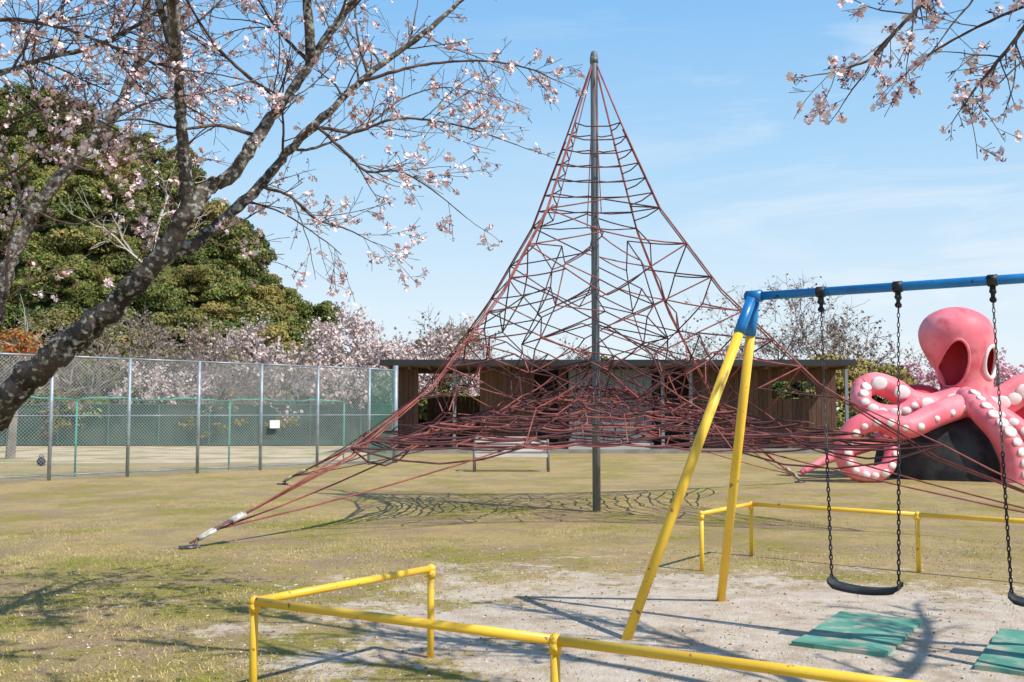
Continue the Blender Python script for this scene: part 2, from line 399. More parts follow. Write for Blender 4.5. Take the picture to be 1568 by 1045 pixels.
for k in range(NT-1):
    for j in range(32):
        if R.random()<(.95 if k>3 else .5): rope(rings[k][j],rings[k+1][j],R.choice([0,1]),.010)
        if R.random()<.3: rope(rings[k][j],rings[k+1][(j+1)%32],1,.010)
for j in range(0,32,2):
    q=min(prev[0]+prev[1],key=lambda s:(s-rings[6][j]).length); rope(q,rings[6][j],0,.009)
    q=min(prev[0],key=lambda s:(s-rings[-1][j]).length); rope(q,rings[-1][j],0,.009)
    q=min(prev[1],key=lambda s:(s-rings[2][j]).length); rope(q,rings[2][j],1,.009)
    if j%4==0: rope(rings[3][j],(Mx,My,2.35),1,.009)
for i in range(4):
    a=rings[-1][i*8]; 
    rope(a,edge(i,.97,.16),0,.010,sag=.05); rope(rings[-3][(i*8+2)%32],edge(i,.95,.2),0,.010,sag=.06); rope(rings[-3][(i*8-2)%32],edge(i,.95,.2),0,.010,sag=.06)
    rope(rings[-1][i*8],rings[-1][(i*8+2)%32],1,.012,sag=.28); rope(rings[-1][i*8],rings[-1][(i*8-2)%32],1,.012,sag=.22)
for k in range(14):
    i=R.randrange(32); q=R.randrange(3,NT-3); j=(i+R.choice([1,2]))%32
    rope(rings[q][i],rings[min(NT-1,q+1)][j],R.choice([0,1]),.011,sag=R.uniform(.06,.15))
b.obj('rope_net',[red,dkr],net,True)
b=B()
for i in range(4):
    for off in(-.05,.05):
        n_=V((-(anch[i]-C0).y,(anch[i]-C0).x,0)).normalized()*off
        b.tube([edge(i,.90)+n_,edge(i,.925)+n_],.028,8,0); b.tube([edge(i,.925)+n_,edge(i,.955)+n_*.8],.014,6,1); b.tube([edge(i,.955)+n_*.8,edge(i,.985)+n_*.5],.026,8,0)
    a=anch[i]; b.tube([edge(i,.985),(a.x,a.y,-.05)],.02,8,1); b.box((a.x,a.y,.015),(.22,.14,.03),.6,1)
b.obj('turnbuckles',[wht,stl],net,True)

# ------------------------------------------------------------------ octopus play sculpture
ocp=mat('octopus_pink',(.84,.16,.21),(.90,.30,.34),scale=1.2,rough=.5,bump=.15,bscale=12,col3=(.62,.07,.10),scale3=2.4,lo3=.54,hi3=.76)
ocr=mat('octopus_red',(.66,.04,.07),(.50,.03,.05),scale=2,rough=.6)
ocw=mat('sucker_cream',(.88,.80,.76),(.84,.68,.66),scale=6,rough=.55)
ocd=mat('tunnel_black',(.018,.018,.02),(.045,.045,.045),scale=2.5,rough=.7,bump=.4,bscale=10)
oc=empty('octopus_slide')
def ox(px,y=24.9): return y/1524*(px-784)
def oz(py,y=24.9): return 1.6+(632-py)*y/1524
hp=[(4.24,.02,11.12),(4.21,.26,11.12),(4.10,.54,11.12),(3.92,.76,11.13),(3.65,.89,11.14),(3.36,.90,11.17),(3.08,.84,11.22),(2.83,.76,11.28),(2.58,.66,11.34),(2.32,.60,11.38),(2.08,.62,11.4),(1.85,.74,11.4),(1.6,.98,11.37),(1.35,1.25,11.3),(1.2,1.42,11.25)]
def hr(z):
    for (a,ra,xa),(c,rc,xc) in zip(hp,hp[1:]):
        if z>=c: k=(z-a)/(c-a); return ra+(rc-ra)*k,xa+(xc-xa)*k
    return hp[-1][1],hp[-1][2]
HY=24.9
holes=[((10.86,2.80),(.28,.56)),((11.76,2.83),(.22,.38))]
b=B(); nu=96; 
cp=catmull([(p[0],p[1],p[2]) for p in hp],7)
for q in cp:
    for i in range(nu):
        th=2*math.pi*i/nu; b.v.append((q[2]+q[1]*math.cos(th),HY+q[1]*.9*math.sin(th),q[0]))
for j in range(len(cp)-1):
    for i in range(nu):
        i2=(i+1)%nu; th=2*math.pi*(i+.5)/nu; r=(cp[j][1]+cp[j+1][1])/2; x=(cp[j][2]+cp[j+1][2])/2+r*math.cos(th); z=(cp[j][0]+cp[j+1][0])/2
        if math.sin(th)<0 and any(((x-c[0])/s[0])**2+((z-c[1])/s[1])**2<1 for c,s in holes): continue
        b.f.append((j*nu+i,(j+1)*nu+i,(j+1)*nu+i2,j*nu+i2)); b.m.append(0)
o=b.obj('head',[ocp,ocr],oc,True); md=o.modifiers.new('s','SOLIDIFY'); md.thickness=.06; md.offset=-1; md.material_offset=1; md.material_offset_rim=0
for hi_,(c,s) in enumerate(holes):
    pts=[]
    for k in range(28):
        a=2*math.pi*k/28; x=c[0]+s[0]*math.cos(a)*1.02; z=c[1]+s[1]*math.sin(a)*1.02; r,xc=hr(z); d=max(.02,r*r-(x-xc)**2); pts.append((x,HY-.9*math.sqrt(d),z))
    b=B(); b.tube(pts,.035 if hi_==0 else .05,8,0,closed=True); b.obj(f'opening_rim_{hi_+1}',[ocp if hi_==0 else ocw],oc,True)
b=B(); b.ell((11.3,25.2,2.75),(.55,.12,1.0),0,16,10); b.obj('inner_partition',[ocr],oc,True)
b=B(); nu,nv=40,12
for j in range(nv+1):
    a=math.pi/2*j/nv
    for i in range(nu):
        th=2*math.pi*i/nu; wob=1+.05*math.sin(3*th+1)+.03*math.sin(7*th)
        b.v.append((10.95+1.8*math.cos(th)*math.cos(a)**.6*wob,25.0+1.7*math.sin(th)*math.cos(a)**.6*wob,1.62*math.sin(a)))
for j in range(nv):
    for i in range(nu): i2=(i+1)%nu; b.f.append((j*nu+i,j*nu+i2,(j+1)*nu+i2,(j+1)*nu+i)); b.m.append(0)
b.obj('tunnel_mound',[ocd],oc,True)
def tent(name,pts,r0,r1,suck=0,ss=.09,side=(0,-1,0)):
    P=catmull([(ox(a,y),y,oz(z,y)) for a,z,y in pts],8); n=len(P)
    rad=[(r0+(r1-r0)*(i/(n-1))) for i in range(n)]
    b=B(); b.tube(P,rad,18,0); b.ell(P[-1],(r1,r1,r1),0,12,8); b.ell(P[0],(r0,r0,r0),0,12,8)
    if suck:
        sdv=V(side).normalized()
        step=max(1,n//suck)
        for i in range(2,n-1,step):
            t=(P[min(i+1,n-1)]-P[i-1]).normalized(); d=(sdv-t*sdv.dot(t)).normalized(); r=rad[i]; s_=min(ss,r*.65)*(.85+.3*((i*7)%5)/5)
            q=P[i]+d*r*.97; M=d.to_track_quat('Z','Y').to_matrix()
            b.ell(q,(s_,s_*.85,.04),1,12,6,M)
    b.obj(name,[ocp,ocw],oc,True)
tent('tentacle_1',[(1470,622,24.0),(1430,636,23.4),(1385,655,23.1),(1345,645,23.0),(1308,655,23.0),(1289,685,23.0),(1297,715,23.0),(1325,726,23.0),(1352,718,23.0),(1362,690,23.1),(1350,668,23.4)],.30,.14,19,.10,side=(.2,-1,-.1))
tent('tentacle_2',[(1460,612,24.6),(1425,622,24.6),(1392,615,24.5),(1368,598,24.5),(1340,588,24.5),(1322,594,24.5)],.32,.27,4,.20)
tent('tentacle_3',[(1320,594,24.5),(1318,615,24.3),(1340,630,24.2),(1375,632,24.1),(1400,618,24.1)],.26,.17,7,.13)
tent('tentacle_4',[(1478,608,24.0),(1502,634,23.4),(1530,664,23.1),(1548,700,23.0),(1552,740,23.0)],.24,.34,9,.15,side=(.3,-1,.1))
tent('tentacle_5',[(1500,620,24.8),(1535,614,24.7),(1570,594,24.6),(1610,590,24.5),(1660,620,24.4),(1690,700,24.3)],.40,.28,9,.21)
tent('tentacle_6',[(1500,628,24.2),(1545,650,23.9),(1590,690,23.7),(1640,740,23.5)],.30,.2,7,.14)
tent('tentacle_7',[(1400,655,24.4),(1350,672,24.4),(1300,690,24.3),(1262,704,24.2),(1226,722,24.0)],.24,.07,0)
b=B(); b.ell((ox(1408),25.1,oz(607)),(.6,.5,.30),0,20,10); b.ell((ox(1540),25.3,oz(640)),(.9,.7,.6),0,20,10); b.obj('red_body',[ocr],oc,True)

# ------------------------------------------------------------------ park building
wd=[mat(f'wood_{k}',c,c2,scale=4,rough=.75,stretch=(6,6,.6)) for k,(c,c2) in enumerate([((.095,.048,.032),(.13,.072,.048)),((.115,.06,.04),(.15,.086,.06)),((.07,.038,.028),(.105,.058,.042))])]
cnc=mat('grey_board',(.13,.14,.16),(.20,.21,.23),scale=2,rough=.8,stretch=(5,5,.5))
rf=mat('roof_metal',(.025,.027,.031),(.04,.04,.045),scale=1,rough=.5)
pl=mat('plinth',(.30,.28,.25),(.22,.21,.185),scale=1.5,rough=.9)
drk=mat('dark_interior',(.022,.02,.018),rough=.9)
ws=mat('soffit_wood',(.20,.115,.07),(.15,.085,.05),scale=3,stretch=(1,6,1))
bd=empty('park_restroom_building')
b=B(); b.bx(-5.05,13.2,38.4,46.5,3.47,3.60,0); b.bx(-5.1,13.25,38.32,38.4,3.40,3.63,0); b.obj('roof',[rf],bd)
b=B(); b.bx(-4.95,13.1,38.45,46.4,3.40,3.467,0)
for k in range(24): b.bx(-4.8+k*.77,-4.72+k*.77,38.5,40,3.28,3.398,0)
b.obj('soffit_rafters',[ws],bd)
b=B(); b.bx(-4.9,13.3,38.9,46.2,-.05,.16); b.obj('plinth',[pl],bd)
R=random.Random(21)
def planks(b,x0,x1,y,z0,z1,w_=.19,axis='x'):
    n=max(1,round((x1-x0)/w_)); w2=(x1-x0)/n
    for k in range(n):
        a=x0+k*w2; d=R.uniform(0,.02); mi=R.choice([0,0,1,2])
        if axis=='x': b.bx(a+.006,a+w2-.006,y-d,y+.06,z0,z1,mi)
        else: b.bx(y-.03,y+.03+d,a+.006,a+w2-.006,z0,z1,mi)
b=B()
planks(b,-4.55,-3.75,40,.16,3.39)
planks(b,40.07,45.8,-4.55,.16,3.39,axis='y')
planks(b,-1.3,.9,40,.16,3.39); planks(b,1.85,2.2,40,.16,3.39); planks(b,5.55+1.65,10.45,40,.16,3.39)
planks(b,10.45,12.2,40,.16,2.15); planks(b,10.45,12.2,40,2.85,3.39); planks(b,12.2,13.0,40,.16,3.39)
planks(b,-3.7,-1.3,43.5,.16,2.3); planks(b,5.6,7.2,43.5,.16,2.6)
planks(b,-.9,10.4,45.5,.16,3.39)
b.obj('plank_walls',wd,bd)
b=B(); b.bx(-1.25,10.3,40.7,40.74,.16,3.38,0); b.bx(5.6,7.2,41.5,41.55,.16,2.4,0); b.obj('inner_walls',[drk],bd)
b=B()
for k in range(11):
    a=2.26+k*.297; b.bx(a+.008,a+.289,39.4-R.uniform(0,.012),39.5,.42,3.3,0)
b.bx(2.26,5.53,39.5,40.3,.3,3.38,0); b.obj('grey_board_bay',[cnc],bd)
b=B(); b.bx(2.22,5.57,39.3,40.2,.16,.40,0)
b.obj('bay_base',[mat('bay_base_concrete',(.45,.43,.40),rough=.9)],bd)
b=B()
for x in(-2.25,5.9,7.0,13.1): b.bx(x-.06,x+.06,39.0,39.12,.16,3.39)
b.bx(-4.7,-4.6,39.0,39.1,.16,3.39); b.obj('columns',[mat('column_grey',(.22,.24,.26),rough=.6)],bd)

# ------------------------------------------------------------------ bench
bn=empty('park_bench'); bw=mat('bench_slat',(.70,.64,.58),(.60,.54,.48),scale=3,rough=.6,stretch=(.5,6,6))
bx0,by0=-.02,27.0
b=B()
for k in range(4): b.box((bx0,by0+.02+k*.115,.46-.006*k),(1.96,.085,.04))
b.box((bx0,by0-.035,.44),(1.96,.02,.10))
b.obj('seat',[bw],bn,bevel=.006)
b=B()
for k in range(4): b.box((bx0,by0+.47+k*.03,.56+k*.112),(1.96,.03,.074))
b.obj('backrest',[bw],bn,bevel=.006)
b=B()
for x in(-1.0,1.0):
    X=bx0+x; b.tube([(X,by0-.02,0),(X,by0-.02,.62),(X,by0+.04,.69),(X,by0+.45,.68)],.035,8); b.tube([(X,by0+.42,0),(X,by0+.44,.42),(X,by0+.56,.95)],.035,8); b.tube([(X,by0-.02,.40),(X,by0+.45,.38)],.025,8)
b.obj('frame',[mat('bench_iron',(.20,.195,.19),rough=.5,metal=.1)],bn,True)

# ------------------------------------------------------------------ chain-link fence
fz=2.94; gal=mat('galvanised',(.36,.41,.46),(.28,.32,.36),scale=5,rough=.5,metal=.4)
wire=mat('fence_wire',(.32,.35,.35),rough=.5,metal=.3)
fe=empty('chain_link_fence')
f0=V((-10.9,23.6,0)); fd=V((6.52,7.0,0)).normalized(); sp=1.913
fp=[f0+fd*sp*k for k in range(-2,6)]+[V((-3.72,31.8,0))]
b=B()
for i,p in enumerate(fp):
    r=.045 if i<len(fp)-1 else .085
    b.tube([p+V((0,0,-.1)),p+V((0,0,fz+(.02 if i<len(fp)-1 else .15)))],r,10)
for a,c in zip(fp,fp[1:]):
    for z in(fz,.12,1.52): b.tube([a+V((0,0,z)),c+V((0,0,z))],.024 if z>2 else .016,6)
for i in(2,):
    p=fp[i]+V((-.4,.9,0)); b.tube([p,p+V((0,0,2.5))],.03,8)
b.obj('posts_and_rails',[gal],fe,True)
b=B()
for a,c in zip(fp,fp[1:]):
    Lh=(c-a).length; d=(c-a).normalized(); s=.085; k=-fz
    while k<Lh:
        for flip in(0,1):
            x0,z0,x1,z1=k,0,k+fz,fz
            if x0<0: z0-=x0; x0=0
            if x1>Lh: z1-=x1-Lh; x1=Lh
            if x1>x0:
                if flip: z0,z1=fz-z0,fz-z1
                p=a+d*x0+V((0,0,z0)); q=a+d*x1+V((0,0,z1)); m_=max(1,int((x1-x0)/.22)); b.tube([p.lerp(q,t_/m_) for t_ in range(m_+1)],.0032,3,cap=False)
        k+=s
b.obj('wire_mesh',[wire],fe)
b=B(); c=f0+fd*sp*2.95*1.03; b.box((c.x+.3,c.y+.1,1.27),(.32,.012,.22),math.atan2(fd.y,fd.x)); b.obj('notice_plate',[mat('notice_white',(.8,.8,.78),rough=.5)],fe)
def screen_mat(name,col,a):
    m=bpy.data.materials.new(name); m.use_nodes=True; n=m.node_tree; bs=n.nodes['Principled BSDF']; bs.inputs['Base Color'].default_value=(*col,1); bs.inputs['Roughness'].default_value=.9
    tr=n.nodes.new('ShaderNodeBsdfTransparent'); mx=n.nodes.new('ShaderNodeMixShader'); mx.inputs[0].default_value=a
    n.links.new(tr.outputs[0],mx.inputs[1]); n.links.new(bs.outputs[0],mx.inputs[2]); n.links.new(mx.outputs[0],n.nodes['Material Output'].inputs[0]); return m
gt=mat('green_tape',(.07,.42,.31),(.06,.34,.26),scale=2,rough=.6)
sn=empty('sports_net'); b=B(); off=V((-.73,.68,0))*.9
pts=[]
for k in range(41):
    p=f0+fd*(-3+12.3*k/40)+off; p.z=1.95+.03*math.sin(k*.9)+.02*math.sin(k*2.3); pts.append(p)
b.tube(pts,.022,6)
for k in(0,13,27,40): p=pts[k]; b.tube([(p.x,p.y,0),(p.x,p.y,p.z)],.026,8)
b.obj('tape_and_posts',[gt],sn,True)
b=B(); a=fp[-2];c=fp[-1]; o2=V((.03,.05,0)); b.poly([a+o2,c+o2,c+o2+V((0,0,fz)),a+o2+V((0,0,fz))]); 
b.obj('windscreen_panel',[screen_mat('screen_green',(.04,.15,.11),.5)],fe)
e=empty('green_windscreen_fence'); b=B()
for k in range(24): x=-60+k*2.4; b.tube([(x,47.5,0),(x,47.5,2.0)],.04,6)
b.tube([(-60,47.5,1.97),(-4.8,47.5,1.97)],.025,6); b.obj('posts',[mat('dull_green',(.06,.16,.12),rough=.7)],e)
b=B(); b.poly([(-60,47.55,.05),(-4.8,47.55,.05),(-4.8,47.55,1.95),(-60,47.55,1.95)]); b.obj('screen',[mat('screen_teal',(.03,.08,.062),(.07,.115,.085),scale=.9,rough=.9)],e)
e=empty('black_bag'); b=B(); b.ell((-14.1,30,.13),(.13,.09,.15)); b.obj('body',[rub],e,True)
b=B(); b.tube([(-14.16,30,.25),(-14.15,30,.33),(-14.05,30,.33),(-14.04,30,.25)],.012,6); b.obj('handle',[rub],e,True)

# ------------------------------------------------------------------ trees
bark=mat('cherry_bark',(.05,.036,.03),(.13,.105,.09),scale=7,rough=.9,bump=1.0,bscale=30,col3=(.34,.34,.31),scale3=26,lo3=.50,hi3=.60,lo=.38,hi=.62)
barkd=mat('cherry_bark_dark',(.030,.023,.019),(.08,.062,.052),scale=7,rough=.9,bump=1.0,bscale=30,col3=(.30,.30,.275),scale3=22,lo3=.54,hi3=.64)
twig=mat('cherry_twig',(.075,.045,.038),(.14,.10,.085),scale=10,rough=.85)
pet=mat('blossom',(.90,.74,.76),(.86,.60,.64),scale=12,rough=.7)
petw=mat('blossom_pale',(.92,.86,.86),(.88,.74,.76),scale=12,rough=.7)
bud=mat('bud',(.40,.15,.13),(.28,.10,.07),scale=20,rough=.7)

def flower(b,c,R,s=.017):
    n=rdir(R); a=n.orthogonal().normalized(); t=n.cross(a); ph=R.uniform(0,1.2); mi=R.choice([0,0,1])
    for k in range(5):
        th=ph+k*1.2566; d=a*math.cos(th)+t*math.sin(th); e=a*math.cos(th+1.57)+t*math.sin(th+1.57)
        b.poly([c,c+d*s*.65+e*s*.42+n*s*.25,c+d*s*1.1+n*s*.45,c+d*s*.65-e*s*.42+n*s*.25],mi)
def budm(b,c,R,s=.014):
    d=rdir(R); d.z-=.3; d.normalize(); a=d.orthogonal().normalized()*s*.35; t=d.cross(a)
    q=c+d*s*.8; e=c+d*s*1.7
    for k,(u,v_) in enumerate(((a,t),(t,-a),(-a,-t),(-t,a))):
        b.poly([c,q+u,e,q+v_],2)
def cluster(b,c,R,nf,nb):
    for k in range(nf): flower(b,c+rdir(R)*R.uniform(.01,.04),R,R.uniform(.015,.021))
    for k in range(nb): budm(b,c+rdir(R)*R.uniform(0,.02),R,R.uniform(.010,.018))

def twiggrow(b,p,d,Lg,r,lvl,R,tips,droop=0,wob=.28):
    n=max(3,int(Lg/.07)); pts=[V(p)]; rad=[r]; d=V(d).normalized(); P=V(p)
    end=max(.0022,r*.35)
    for i in range(n):
        d=(d+rdir(R)*wob*.55+V((0,0,droop))).normalized(); P=P+d*Lg/n; pts.append(P.copy()); rad.append(r+(end-r)*(i+1)/n)
    b.tube(pts,rad,5 if r>.008 else 3,1,cap=False)
    if lvl>0:
        nk=max(2,int(Lg/.13))
        for k in range(nk):
            i=R.randint(max(1,n//5),n-1); dd=(pts[i]-pts[i-1]).normalized(); ax=rdir(R); ax=(ax-dd*ax.dot(dd)).normalized()
            nd=dd*R.uniform(.55,.9)+ax*R.uniform(.5,.9)
            twiggrow(b,pts[i],nd,Lg*R.uniform(.25,.55),rad[i]*.6,lvl-1,R,tips,droop*.8+.01,wob)
    if lvl==0 or r<.008:
        for i in range(1,n+1): tips.append(pts[i])
    tips.append(pts[-1])

def big_tree(name,limbs,seed,fl,spawn=1.0):
    R=random.Random(seed); e=empty(name); b=B(); tw=B(); tips=[]
    for pts,r0,r1,dens,up,*mm in limbs:
        mi=mm[0] if mm else 0; tl=mm[1] if len(mm)>1 else 1.0; tr=mm[2] if len(mm)>2 else 1.0
        P=catmull(pts,7); n=len(P)
        tot=sum((P[i+1]-P[i]).length for i in range(n-1))
        rad=[r0+(r1-r0)*(i/(n-1))**.9 for i in range(n)]
        for i in range(1,n-1):
            P[i]+=rdir(R)*rad[i]*.25
            rad[i]*=R.uniform(.90,1.12)
        b.tube(P,rad,12 if r0>.03 else 7,mi if r0>.02 else 1)
        k=int(tot*dens*spawn)
        for q in range(k):
            t=R.uniform(.12,1)**.8; i=min(n-2,int(t*(n-1))); dd=(P[i+1]-P[i]).normalized(); ax=rdir(R); ax=(ax-dd*ax.dot(dd)).normalized()
            if tr>1 and ax.z<0: ax.z*=-.6
            nd=dd*R.uniform(.4,1.0)+ax*R.uniform(.5,.95)+V((0,0,up))
            twiggrow(tw,P[i]+(P[i+1]-P[i])*R.random(),nd,R.uniform(.25,.95)*(1.15-.4*t)*tl,min(rad[i]*.5*tr,R.uniform(.005,.011)*tr),2,R,tips,droop=R.uniform(-.03,.03))
        if r1<.03: twiggrow(tw,P[-1],(P[-1]-P[-2]),.4*tl,r1,2,R,tips)
    b.obj('trunk_and_limbs',[bark,twig,barkd],e,True); tw.obj('twigs',[bark,twig],e,True)
    f=B(); cnt=0
    for p in tips:
        if R.random()<fl:
            if R.random()<.58: cluster(f,p,R,R.randint(2,6),R.randint(0,3))
            else: cluster(f,p,R,0,R.randint(2,5))
            cnt+=1
    f.obj('blossoms',[pet,petw,bud],e)
    print(name,'tips',len(tips),'clusters',cnt,'twigfaces',len(tw.f),'flfaces',len(f.f))
def T(px,py,dy=0,Y0=6.6):
    Y=Y0+dy; return V(((px-784)/1515*Y,Y,1.6+(632-py)/1510*Y))
LT=[
 ([V((-5.3,7.2,-.1)),V((-5.0,7.1,.5)),T(-150,735,.4),T(-60,680,.2),T(0,634,.1),T(60,567,0),T(130,508,-.05),T(190,455,-.1),T(240,402,-.15),T(287,322,-.2)],.145,.056,.8,.1,2),
 ([T(284,330,-.2),T(280,270,-.25),T(273,215,-.3),T(269,150,-.3),T(262,90,-.35),T(240,20,-.4),T(215,-60,-.5)],.050,.018,4,0,2),
 ([T(280,335,-.2),T(315,290,-.1),T(355,262,-.05),T(388,208,0),T(430,152,.1),T(470,92,.15),T(508,32,.2),T(545,-20,.2),T(600,-90,.3)],.056,.018,4,0),
 ([T(225,420,-.1),T(262,390,.1),T(300,372,.2),T(345,332,.35),T(400,280,.5),T(440,228,.6),T(500,168,.7),T(560,110,.9),T(640,50,1.0),T(700,-5,1.1),T(760,-60,1.2)],.052,.014,4,0),
 ([T(430,240,.6),T(475,196,.6),T(540,200,.7),T(600,180,.7),T(660,182,.8),T(720,195,.8),T(790,220,.8)],.017,.004,6,.05,0,.8),
 ([T(545,122,.8),T(600,105,.8),T(660,92,.9),T(740,88,.9),T(810,100,.9),T(850,118,.9)],.015,.004,6,0,0,.6),
 ([T(480,190,.6),T(530,235,.5),T(560,262,.5),T(610,262,.5),T(660,290,.5),T(715,335,.5)],.014,.003,6,0,0,.75),
 ([T(395,285,.5),T(440,300,.4),T(480,335,.4),T(530,352,.4),T(570,372,.4)],.013,.003,8,-.1,0,.7),
 ([T(440,228,.6),T(480,225,.8),T(560,190,1.1),T(610,150,1.2),T(680,130,1.3),T(760,145,1.4)],.012,.003,6,0,0,.75),
 ([T(385,205,0),T(330,190,-.2),T(270,195,-.3),T(200,180,-.4),T(130,195,-.5)],.014,.004,7,.1),
 ([T(430,152,.1),T(370,110,0),T(320,60,-.2),T(280,0,-.3)],.016,.006,7,.1),
 ([T(470,92,.15),T(420,40,.1),T(380,-20,0)],.016,.006,6,.1),
 ([T(560,110,.9),T(545,60,.9),T(540,0,1.0),T(560,-50,1.0)],.012,.005,5,.1),
 ([T(-160,700,.8),T(-90,590,1.0),T(-20,480,1.1),T(15,400,1.1),T(50,325,1.1),T(105,248,1.1),T(160,182,1.2),T(195,110,1.2),T(210,40,1.2),T(215,-50,1.2)],.075,.025,3,.0),
 ([T(50,325,1.1),T(110,345,1.0),T(170,325,.9),T(230,330,.8)],.012,.004,5,0),
 ([T(40,335,1.1),T(25,300,1.0),T(10,262,.9),T(-30,200,.8)],.03,.012,4,0,2),
 ([T(-60,290,.3),T(0,270,.2),T(55,230,.1),T(95,190,.1)],.012,.005,7,.1),
 ([T(-100,120,-.3),T(0,104,-.3),T(60,82,-.3),T(130,66,-.3),T(200,30,-.3),T(250,-10,-.3)],.022,.01,8,.0),
 ([T(-100,30,-.6),T(0,22,-.6),T(80,35,-.5),T(150,60,-.5),T(240,95,-.4),T(330,110,-.4)],.015,.005,9,-.1),
 ([T(-80,190,0),T(0,183,0),T(60,165,0),T(130,176,0),T(200,215,0)],.014,.004,8,0),
 ([T(-60,400,.3),T(0,380,.2),T(20,330,.2)],.015,.006,6,0),
 ([T(100,250,1.1),T(150,262,1.0),T(210,240,1.0),T(270,240,1.0)],.010,.004,6,0),
 ([T(160,182,1.2),T(230,150,1.3),T(300,140,1.4),T(380,120,1.5)],.014,.005,7,0),
 ([T(-30,560,1.0),T(0,500,1.0),T(10,440,.9)],.03,.015,3,0),
 ([T(195,110,1.2),T(240,60,1.3),T(300,20,1.4),T(350,-30,1.5)],.014,.006,7,0),
 ([T(105,248,1.1),T(60,180,1.0),T(30,100,.9),T(10,20,.9)],.016,.006,7,0),
 ([T(545,-20,.2),V((-.6,6.2,4.9)),V((-.2,5.6,5.1)),V((.3,5.0,5.2))],.04,.015,8,.3,0,1,2.2),
 ([T(262,90,-.35),V((-1.9,5.4,4.5)),V((-1.3,4.9,4.6)),V((-.6,4.5,4.8)),V((.2,4.2,5.0))],.04,.015,8,.3,0,1,2.2),
 ([T(470,92,.15),V((-1.4,6.4,4.75)),V((-1.5,5.8,5.1)),V((-1.7,5.2,5.4))],.035,.015,8,.3,0,1,2.2),
]
big_tree('cherry_tree',LT,5,.17,1.3)
def U(px,py,dy=0): return T(px,py,dy,5.2)
RT=[
 ([V((5.0,1.0,-.1)),V((4.8,1.3,1.2)),V((4.5,1.8,2.4)),V((4.1,2.4,3.3))],.17,.11,.0,.2),
 ([V((4.1,2.4,3.3)),V((4.6,3.4,4.0)),V((4.6,4.4,4.4)),V((4.2,5.2,4.75)),V((3.6,5.8,5.1))],.08,.025,7,.35,0,.9,2.4),
 ([V((4.6,3.4,4.0)),V((3.8,4.2,4.35)),V((3.0,4.7,4.6)),V((2.2,5.1,4.9)),V((1.4,5.6,5.2))],.055,.02,8,.35,0,.9,2.4),
 ([V((4.6,3.4,4.0)),V((5.6,4.2,4.4)),V((6.4,5.0,4.8)),V((7.0,5.8,5.2))],.055,.02,8,.35,0,.9,2.4),
 ([V((4.1,2.4,3.3)),V((3.4,3.4,3.95)),V((2.7,4.0,4.3)),V((1.9,4.4,4.55)),V((1.1,4.6,4.8))],.055,.02,8,.35,0,.9,2.4),
 ([V((3.5,3.3,3.9)),V((2.6,3.2,4.2)),V((1.6,3.2,4.5)),V((.6,3.5,4.8))],.04,.015,6,.3,0,.9,2),
 ([V((4.55,4.0,4.3)),V((4.0,4.6,4.4)),V((3.3,5.0,4.3)),U(1440,-60,.0),U(1425,-5,0),U(1385,38,0),U(1350,80,0),U(1310,98,0),U(1275,108,0)],.02,.004,4.2,.1,0,.5),
 ([U(1385,38,0),U(1350,75,.1),U(1335,105,.1),U(1315,130,.1),U(1298,155,.1)],.008,.003,8,0,0,.38),
 ([V((4.6,4.3,4.4)),U(1640,-60,0),U(1610,-10,0),U(1572,50,0),U(1535,95,0),U(1505,130,0),U(1488,155,0)],.02,.004,6,0,0,.5),
 ([U(1610,-10,0),U(1540,20,.1),U(1480,50,.2),U(1430,80,.2),U(1385,118,.2)],.010,.003,7,0,0,.45),
 ([U(1620,60,0),U(1590,80,0),U(1555,110,0),U(1530,135,0)],.008,.003,7,0,0,.45),
 ([U(1530,-60,.2),U(1505,-10,.2),U(1475,25,.2),U(1445,65,.2)],.008,.003,8,0,0,.45),
]
big_tree('cherry_tree.001',RT,9,.15)

# background trees ---------------------------------------------------
def bgtree(name,seed,H,mats,blossom=0,bs=.09,levels=4,spread=.8,leafmi=1,trunkr=.16,kids=(4,5)):
    R=random.Random(seed); b=B(); tips=[]
    def g(p,d,Lg,r,lv):
        n=4; pts=[p]; rad=[r]; P=p
        for i in range(n):
            d=(d+rdir(R)*.28+V((0,0,.05))).normalized(); P=P+d*Lg/n; pts.append(P); rad.append(r*(1-.55*(i+1)/n))
        b.tube(pts,rad,5 if lv>2 else 3,0,cap=False)
        if lv==0: tips.extend(pts[1:]); return
        if lv==1: tips.extend(pts[2:])
        for k in range(R.randint(*kids)):
            i=R.randint(2,n) if lv<levels else R.randint(1,n); dd=(pts[i]-pts[i-1]).normalized(); ax=rdir(R); ax=(ax-dd*ax.dot(dd)).normalized()
            g(pts[i],(dd*.75+ax*spread).normalized(),Lg*R.uniform(.5,.78),max(.012,rad[i]*.62),lv-1)
    g(V((0,0,-.1)),V((0,0,1)),H*.36,trunkr,levels)
    for p in tips:
        k=blossom if blossom>=1 else (1 if R.random()<blossom else 0)
        for _ in range(int(k)):
            c=p+rdir(R)*R.uniform(0,.22); n=rdir(R); a=n.orthogonal().normalized()*bs*R.uniform(.5,1.2); t=n.cross(a)
            b.poly([c-a,c-t*.7,c+a,c+t*.8],leafmi)
    top=max(v[2] for v in b.v); s=H/top; b.v=[(x*s,y*s,z*s) for x,y,z in b.v]
    return b.mesh(name,mats)
bbark=mat('far_bark',(.18,.15,.13),(.27,.23,.20),scale=2,rough=.9)
pbark=mat('pale_bark',(.50,.45,.39),(.4,.36,.32),scale=2,rough=.9)
pinkf=mat('far_blossom',(.76,.62,.60),(.60,.48,.45),scale=.9,rough=.8,rnd=.1)
pinks=mat('far_blossom_strong',(.84,.52,.58),(.74,.46,.52),scale=.9,rough=.8,rnd=.08)
brn=mat('far_twig_bud',(.36,.27,.22),(.28,.21,.17),scale=.9,rough=.8,rnd=.15)
